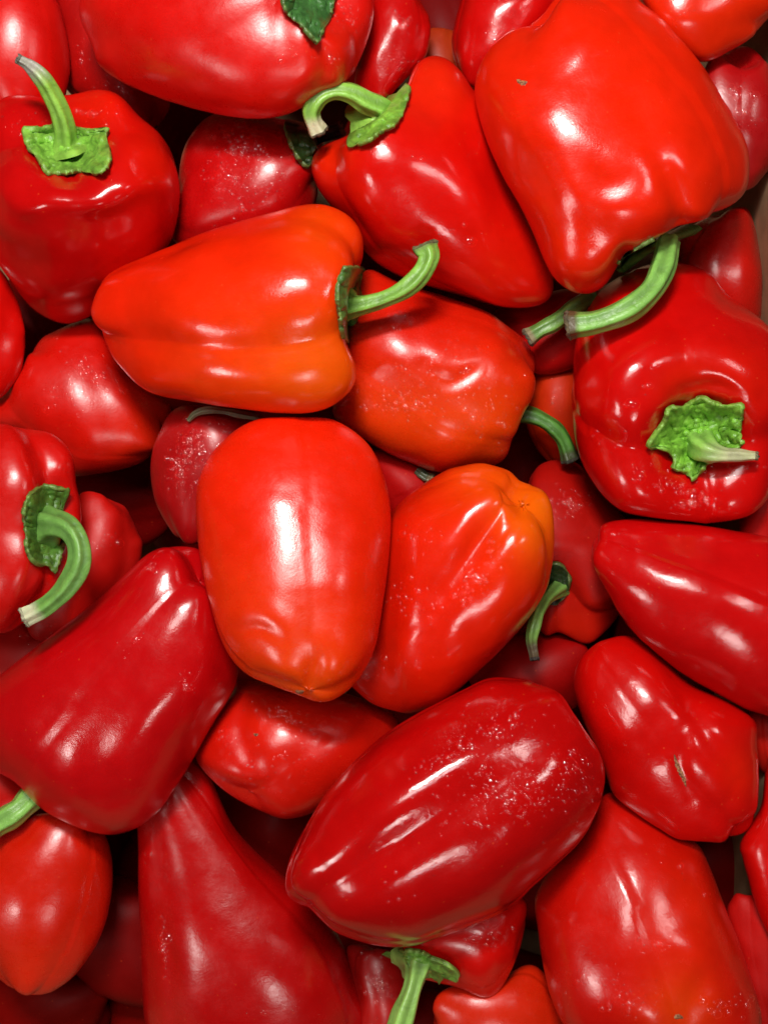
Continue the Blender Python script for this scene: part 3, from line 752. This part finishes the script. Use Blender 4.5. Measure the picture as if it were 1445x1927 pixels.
for j in range(7):
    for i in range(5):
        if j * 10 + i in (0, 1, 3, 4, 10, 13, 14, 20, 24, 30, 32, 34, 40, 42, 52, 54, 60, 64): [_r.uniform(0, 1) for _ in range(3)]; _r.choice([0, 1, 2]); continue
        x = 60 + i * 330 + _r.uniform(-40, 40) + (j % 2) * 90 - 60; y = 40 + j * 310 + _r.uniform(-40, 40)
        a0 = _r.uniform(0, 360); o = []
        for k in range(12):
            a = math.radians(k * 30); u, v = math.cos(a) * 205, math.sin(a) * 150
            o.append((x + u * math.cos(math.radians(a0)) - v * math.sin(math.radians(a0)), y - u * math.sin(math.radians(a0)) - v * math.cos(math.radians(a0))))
        pep('floor%d%d' % (j, i), o, "shade-darkened red pepper at the bottom of the heap, hardly visible beneath the others", az=a0, n=3 + i % 2, col=_r.choice([(.16,.002,.002), (.20,.003,.002), (.18,.004,.002)]), z=-680, zmin=-720, dull=.5, res=.4)  # same darkened skins, shade painted into the base colour


# ------------------------------------------------------------------ build
def mesh_obj(name, V, F, mat, parent=None, colors=None, smooth=True):
    me = bpy.data.meshes.new(name)
    me.from_pydata([tuple(v) for v in V], [], F)
    if smooth:
        me.polygons.foreach_set('use_smooth', [True] * len(me.polygons))
    if colors is not None:
        ca = me.color_attributes.new("skin", 'FLOAT_COLOR', 'POINT')
        ca.data.foreach_set('color', np.asarray(colors, np.float32).ravel())
    me.materials.append(mat)
    me.update()
    o = bpy.data.objects.new(name, me)
    C.objects.link(o)
    if parent:
        o.parent = parent
    return o

def grid_faces(nr, nc, wrap=True):
    F = []
    for i in range(nr - 1):
        for j in range(nc if wrap else nc - 1):
            k = (j + 1) % nc
            F.append((i * nc + j, (i + 1) * nc + j, (i + 1) * nc + k, i * nc + k))
    return F

def body_mesh(p, sc):
    V = p.V
    nr, nc = V.shape[:2]
    pts = V.reshape(-1, 3)
    F = grid_faces(nr, nc)
    top = len(pts); bot = top + 1
    pts = np.vstack([pts, V[0].mean(0), V[-1].mean(0)])
    for j in range(nc):
        k = (j + 1) % nc
        F.append((top, j, k)); F.append((bot, (nr - 1) * nc + k, (nr - 1) * nc + j))
    # orientation check
    a, b, c_, d_ = F[(nr // 2) * nc]
    nn = np.cross(pts[b] - pts[a], pts[c_] - pts[a])
    if nn @ (pts[a] - pts.mean(0)) < 0:
        F = [tuple(reversed(f)) for f in F]
    col = np.tile(np.array([*p.col, p.dull]), (len(pts), 1))
    # slow drift of the fruit's own colour over its length, then ripening patches
    g = np.random.RandomState(p.seed + 5)
    q = pts / p.rmean
    m = sum(np.sin(q @ g.normal(0, 2.2, 3) + g.uniform(0, 6)) for _ in range(4)) / 4
    col[:, :3] *= (1 + .09 * m)[:, None]
    for (x, y, r, tc, st) in p.tints:
        d = np.linalg.norm(pts[:, :2] - (np.array([x, -y]) - p.c), axis=1) / r
        w = st * np.exp(-d ** 2.2) * np.clip(.65 + pts[:, 2] / p.zhalf, 0, 1) 
        col[:, :3] = col[:, :3] * (1 - w[:, None]) + np.array(tc) * w[:, None]
    g_ = col[:, 1]
    col[:, 1] = g_ * np.clip(.35 + g_ * 9, 0, 1)
    col[:, 2] *= .35
    return pts, F, col

def project_on(bvh, x, y, zoff=600):
    h = bvh.ray_cast(Vector((x, y, zoff)), Vector((0, 0, -1)))
    return h[0], h[1]

def build(p, z):
    # world placing: the fruit's frame faces the camera from its own distance
    dist = H - z * PX
    sc = PX * dist / H
    ctr = Vector(((p.c[0] - W_PX / 2) * sc, (p.c[1] + H_PX / 2) * sc, z * PX))
    C0 = np.array([p.c[0] - W_PX / 2, p.c[1] + H_PX / 2]); DC = H / PX
    def real(A):
        # traced picture position + height -> true position round the fruit's centre, in metres
        A = np.asarray(A, float)
        xy = (C0 + A[:, :2]) * (1 - A[:, 2:3] / DC) - C0
        return np.hstack([xy, A[:, 2:3]]) * sc
    e = bpy.data.objects.new("bell_pepper", None)
    C.objects.link(e)
    e.empty_display_size = .02
    e.location = ctr
    e['label'] = p.label
    e['category'] = 'bell pepper'
    e['group'] = 'red bell peppers heaped in a cardboard box'
    pts, F, col = body_mesh(p, sc)
    mesh_obj("body", real(pts), F, SKIN, e, col)
    bvh = BVHTree.FromPolygons([Vector(v) for v in pts], F)
    g = np.random.RandomState(p.seed + 11)
    # ---- calyx
    if p.calyx:
        c = p.calyx
        nr, nc = 30, 120
        if 'out' in c:                                     # traced shape laid on the shoulder
            poly = smooth_poly(flip(c['out']), 6) - p.c
            cen = np.array([c['c'][0], -c['c'][1]]) - p.c
            R = star_radius_poly(poly, cen)
            ang = np.arange(nc) / nc * 2 * np.pi
            rad = np.interp(ang, np.arange(NB + 1) / NB * 2 * np.pi, np.append(R, R[0]))
            P = np.zeros((nr, nc, 3))
            zc = None
            for i in range(nr):
                t = (i + .02) / (nr - 1)
                for j in range(nc):
                    x = cen[0] + math.cos(ang[j]) * rad[j] * t
                    y = cen[1] + math.sin(ang[j]) * rad[j] * t
                    h, n = project_on(bvh, x, y)
                    if h is None:
                        zz = P[i - 1, j, 2] - 6 if i else 0
                        P[i, j] = (x, y, zz)
                    else:
                        P[i, j] = (x, y, h.z)
            for _ in range(3):
                P[1:-1, :, 2] = (P[1:-1, :, 2] * 2 + np.roll(P, 1, 1)[1:-1, :, 2] + np.roll(P, -1, 1)[1:-1, :, 2] + P[2:, :, 2] + P[:-2, :, 2]) / 6
            t = np.linspace(0, 1, nr)[:, None]
            ruff = np.zeros((nr, nc))
            for k in range(14):
                kx, ky = g.normal(0, .13, 2)
                ruff += np.sin(P[..., 0] * kx + P[..., 1] * ky + g.uniform(0, 6)) * .8
            for k in range(16):
                kx, ky = g.normal(0, .30, 2)
                ruff += np.sin(P[..., 0] * kx + P[..., 1] * ky + g.uniform(0, 6)) * .38
            ruff += 2.0 * np.cos(ang * 5 + g.uniform(0, 6))[None, :] * t
            lift = c.get('lift', 7)
            ruff = ruff - ruff.min() * .45
            P[..., 2] += 4.5 + ruff * 1.6 * c.get('ruff', 1) * (.25 + t * .9) + lift * t ** 3 + c.get('hub', 14) * np.exp(-(t / .25) ** 2)
        else:                                             # star round the stem pole
            rc = c['r']
            nt_ = c.get('tips', 5)
            th = np.arange(nc) / nc * 2 * np.pi
            star = 1 + c.get('jag', .22) * (np.abs(np.cos(nt_ * th / 2 + g.uniform(0, 3))) ** 1.6 - .45)
            for k in (7, 11, 17):
                star += .05 * np.sin(k * th + g.uniform(0, 6))
            P = np.zeros((nr, nc, 3))
            for i in range(nr):
                t = (i + .02) / (nr - 1)
                r = rc * star * t
                al = np.arcsin(np.clip(r, 0, .98) ** (1 / p.blocky))
                Q = p.surf(al, th)
                Q[:, 2] += .025 + c.get('lift', .05) * t ** 2 * star + .015 * np.sin(9 * th + 5 * t + 1) * t + .09 * math.exp(-(t / .2) ** 2)
                P[i] = p.place(Q)
        pts2 = P.reshape(-1, 3)
        F2 = grid_faces(nr, nc)
        mid = len(pts2)
        pts2 = np.vstack([pts2, P[0].mean(0)])
        for j in range(nc):
            F2.append((mid, j, (j + 1) % nc))
        tt = np.repeat(np.linspace(0, 1, nr), nc)
        cc = np.ones((len(pts2), 4)); base = np.array(c.get('col', p.ccol))
        cc[:, :3] = base
        rj = g.uniform(.75, 1.25, nc)
        rj = (rj + np.roll(rj, 1) + np.roll(rj, -1)) / 3
        cc[:-1, :3] = base * (np.tile(rj, nr)[:, None]) * (1.15 - .35 * tt)[:, None]
        edge = np.clip((tt - .93) / .07, 0, 1)[:, None] * .25
        cc[:-1, :3] = cc[:-1, :3] * (1 - edge) + np.array([.30, .38, .10]) * edge
        co = mesh_obj("calyx", real(pts2), F2, CALYX, e, cc)
        md = co.modifiers.new("thickness", 'SOLIDIFY')
        md.thickness = 8 * sc; md.offset = 0
    # ---- stem
    if p.stem:
        st = p.stem
        path = [(x - p.c[0], -y - p.c[1], zz, r) for x, y, zz, r in st['pts']]
        if st.get('from_pole', True):
            x0, y0, z0 = p.poleV
            path = [(x0, y0, z0 - 4, path[0][3] * 1.9)] + path
        D = smooth_open(np.array(path), 9)
        m = len(D)
        nc = 28
        V = np.zeros((m, nc, 3))
        T = np.gradient(D[:, :3], axis=0); T /= np.linalg.norm(T, axis=1, keepdims=True)
        ref = np.cross(T[0], [0, 0, 1.0]) if abs(T[0][2]) < .95 else np.array([1.0, 0, 0])
        th = np.arange(nc) / nc * 2 * np.pi
        ph = g.uniform(0, 6)
        for i in range(m):
            ref = ref - (ref @ T[i]) * T[i]; ref /= np.linalg.norm(ref)
            bi = np.cross(T[i], ref)
            u = i / (m - 1)
            rib = 1 + .13 * np.cos(5 * th + ph + u * 1.2) + .04 * np.cos(11 * th + ph * 2 - u * 2)
            r = D[i, 3] * (1 + .05 * math.sin(u * 17 + ph))
            if u > .93: r *= 1 + .16 * (u - .93) / .07
            V[i] = D[i, :3] + (np.cos(th) * rib * r)[:, None] * ref + (np.sin(th) * rib * r)[:, None] * bi
        u = np.repeat(np.linspace(0, 1, m), nc)
        cc = np.ones((m * nc, 4))
        a = np.array(st.get('col', p.scol)); b = np.array(st.get('tipcol', a * .8))
        dry = st.get('dry', .06)
        streak = 1 + .24 * np.tile(np.cos(5 * th + ph), m)
        base = a * (1 - .3 * np.clip(.25 - u, 0, 1))[:, None] * streak[:, None]
        w = np.clip((u - (1 - dry)) / max(dry * .5, .01), 0, 1)[:, None]
        cc[:, :3] = base * (1 - w) + np.array(st.get('drycol', (.20, .16, .08))) * w
        so = mesh_obj("stem", real(V.reshape(-1, 3)), grid_faces(m, nc), STEM, e, cc)
        # ragged cut end, a cupped cap
        E = V[-1]; cen = E.mean(0); t_ = T[-1]
        rings = [E + t_ * .3]
        for rr, dz in ((1.06, 2.0), (.92, 4.5), (.7, 3.2), (.45, 2.2), (.2, 2.6)):
            jit = g.uniform(-1, 1, (nc, 1)) * 1.6 * st.get('rag', 1.5)
            rings.append(cen + (E - cen) * rr + t_ * (dz * st.get('rag', 1.5) + jit))
        Vc = np.vstack(rings + [cen[None] + t_ * 2])
        Fc = grid_faces(6, nc)
        for j in range(nc):
            Fc.append((5 * nc + j, 6 * nc, 5 * nc + (j + 1) % nc))
        c1 = np.array(st.get('cutcol', (.24, .17, .08)))
        ccc = np.ones((len(Vc), 4)); ccc[:, :3] = c1 * g.uniform(.35, 1.3, (len(Vc), 1))
        mesh_obj("cut_end", real(Vc), Fc, CUT, so, ccc)
    # ---- scars and blemishes, laid on the skin
    for (pl, wd) in p.scars:
        L = flip(pl) - p.c
        L = smooth_open(L) if len(L) > 2 else L
        V = []; m = len(L)
        T = np.gradient(L, axis=0)
        ok = True
        for i in range(m):
            t = T[i] / max(np.linalg.norm(T[i]), 1e-6); nrm = np.array([-t[1], t[0]])
            w = wd * (.25 + math.sin(math.pi * i / (m - 1)) ** .7) * g.uniform(.7, 1.2)
            for k, hh in ((-1, -.4), (-.5, .9), (0, 1.5), (.5, .9), (1, -.4)):
                xx = L[i] + nrm * k * w
                h, n = project_on(bvh, xx[0], xx[1])
                if h is None: ok = False; break
                V.append(np.array(h) + np.array(n) * hh)
            if not ok: break
        if ok:
            mesh_obj("scar", real(V), grid_faces(m, 5, False), SCAR, e)
    # ---- water drops
    if p.drops:
        VV, FF = [], []
        for (x, y, rx, ry, an, cnt, sz) in p.drops:
            a = math.radians(an)
            for _ in range(int(cnt * .8)):
                u_, v_ = g.normal(0, .5, 2)
                dx, dy = u_ * rx, v_ * ry
                qx = x + dx * math.cos(a) - dy * math.sin(a) - p.c[0]
                qy = -y + dx * math.sin(a) + dy * math.cos(a) - p.c[1]
                h, n = project_on(bvh, qx, qy)
                if h is None or n.z < .25: continue
                r = 1.4 * sz * math.exp(g.normal(0, .5))
                n = np.array(n); t1 = np.cross(n, [.3, 1, .1]); t1 /= np.linalg.norm(t1); t2 = np.cross(n, t1)
                ax = g.uniform(.7, 1.5)
                b0 = len(VV)
                for (rr, hh) in ((1, -.1), (.85, .32), (.45, .55)):
                    for k in range(7):
                        q = k / 7 * 6.283
                        VV.append(np.array(h) + t1 * math.cos(q) * r * rr * ax + t2 * math.sin(q) * r * rr + n * r * hh)
                VV.append(np.array(h) + n * r * .63)
                for ring in range(2):
                    for k in range(7):
                        k2 = (k + 1) % 7
                        FF.append((b0 + ring * 7 + k, b0 + ring * 7 + k2, b0 + ring * 7 + 7 + k2, b0 + ring * 7 + 7 + k))
                for k in range(7):
                    FF.append((b0 + 14 + k, b0 + 14 + (k + 1) % 7, b0 + 21))
        if VV:
            wo = mesh_obj("water_drops", real(VV), FF, WATER, e)
            wo['kind'] = 'stuff'
    return e

# settle the pile: each lower fruit rests just under the ones that cover it
G = 10
GX0, GY0, GW, GH = -400, -2500, 260, 320
def height_maps(p):
    X = p.V.reshape(-1, 3)
    xi = ((X[:, 0] + p.c[0] - GX0) / G).astype(int); yi = ((X[:, 1] + p.c[1] - GY0) / G).astype(int)
    k = (xi >= 0) & (xi < GW) & (yi >= 0) & (yi < GH)
    top = np.full((GW, GH), -1e6); bot = np.full((GW, GH), 1e6)
    np.maximum.at(top, (xi[k], yi[k]), X[k, 2]); np.minimum.at(bot, (xi[k], yi[k]), X[k, 2])
    return top, bot
done = []
for sp in S:
    p = Pepper(sp)
    top, bot = height_maps(p)
    z = p.z
    for (q, zq, tq, bq) in done:
        m = (top > -1e5) & (bq < 1e5)
        if m.sum() < 3: continue
        lim = np.sort((zq + bq - top)[m])
        z = min(z, lim[int(len(lim) * .04)] + p.pen)
    z = max(z, p.zmin)
    done.append((p, z, top, bot))
    print("PEP", p.key, "c", p.c.round(), "z", round(float(z)), "half", round(float(p.zhalf)), "pole", (p.poleV[:2] + p.c).round(), "f", p.f.min().round(2), p.f.max().round(2))
for (p, z, _, _) in done:
    build(p, z)

# ------------------------------------------------------------------ the cardboard box
def to_w(px, py):
    return (px - W_PX / 2) * PX, (H_PX / 2 - py) * PX
box = bpy.data.objects.new("cardboard_box", None)
C.objects.link(box)
bx0, _ = to_w(-330, 0); bx1, _ = to_w(1486, 0); _, by0 = to_w(0, 2330); _, by1 = to_w(0, -380)
zb, zt = -900 * PX, -30 * PX
box.location = ((bx0 + bx1) / 2, (by0 + by1) / 2, zb)
box['label'] = "brown cardboard box holding the heap, its inner side showing at the right edge"
box['category'] = "cardboard box"
def panel(name, x0, y0, z0, x1, y1, z1):
    import bmesh
    bm = bmesh.new()
    bmesh.ops.create_cube(bm, size=1)
    for v in bm.verts:
        v.co = Vector(((x0 + x1) / 2 + v.co.x * (x1 - x0), (y0 + y1) / 2 + v.co.y * (y1 - y0), (z0 + z1) / 2 + v.co.z * (z1 - z0))) - box.location
    bmesh.ops.bevel(bm, geom=bm.edges[:], offset=.0008, segments=2, affect='EDGES')
    me = bpy.data.meshes.new(name); bm.to_mesh(me); bm.free(); me.materials.append(BOARD)
    o = bpy.data.objects.new(name, me); C.objects.link(o); o.parent = box
T_ = .005
panel("bottom_panel", bx0, by0, zb - T_, bx1, by1, zb)
panel("side_panel", bx1 + .0005, by0, zb, bx1 + T_, by1, zt)
panel("side_panel", bx0 - T_, by0, zb, bx0 - .0005, by1, zt)
panel("end_panel", bx0 - T_, by1 + .0005, zb, bx1 + T_, by1 + T_, zt)
panel("end_panel", bx0 - T_, by0 - T_, zb, bx1 + T_, by0 - .0005, zt)
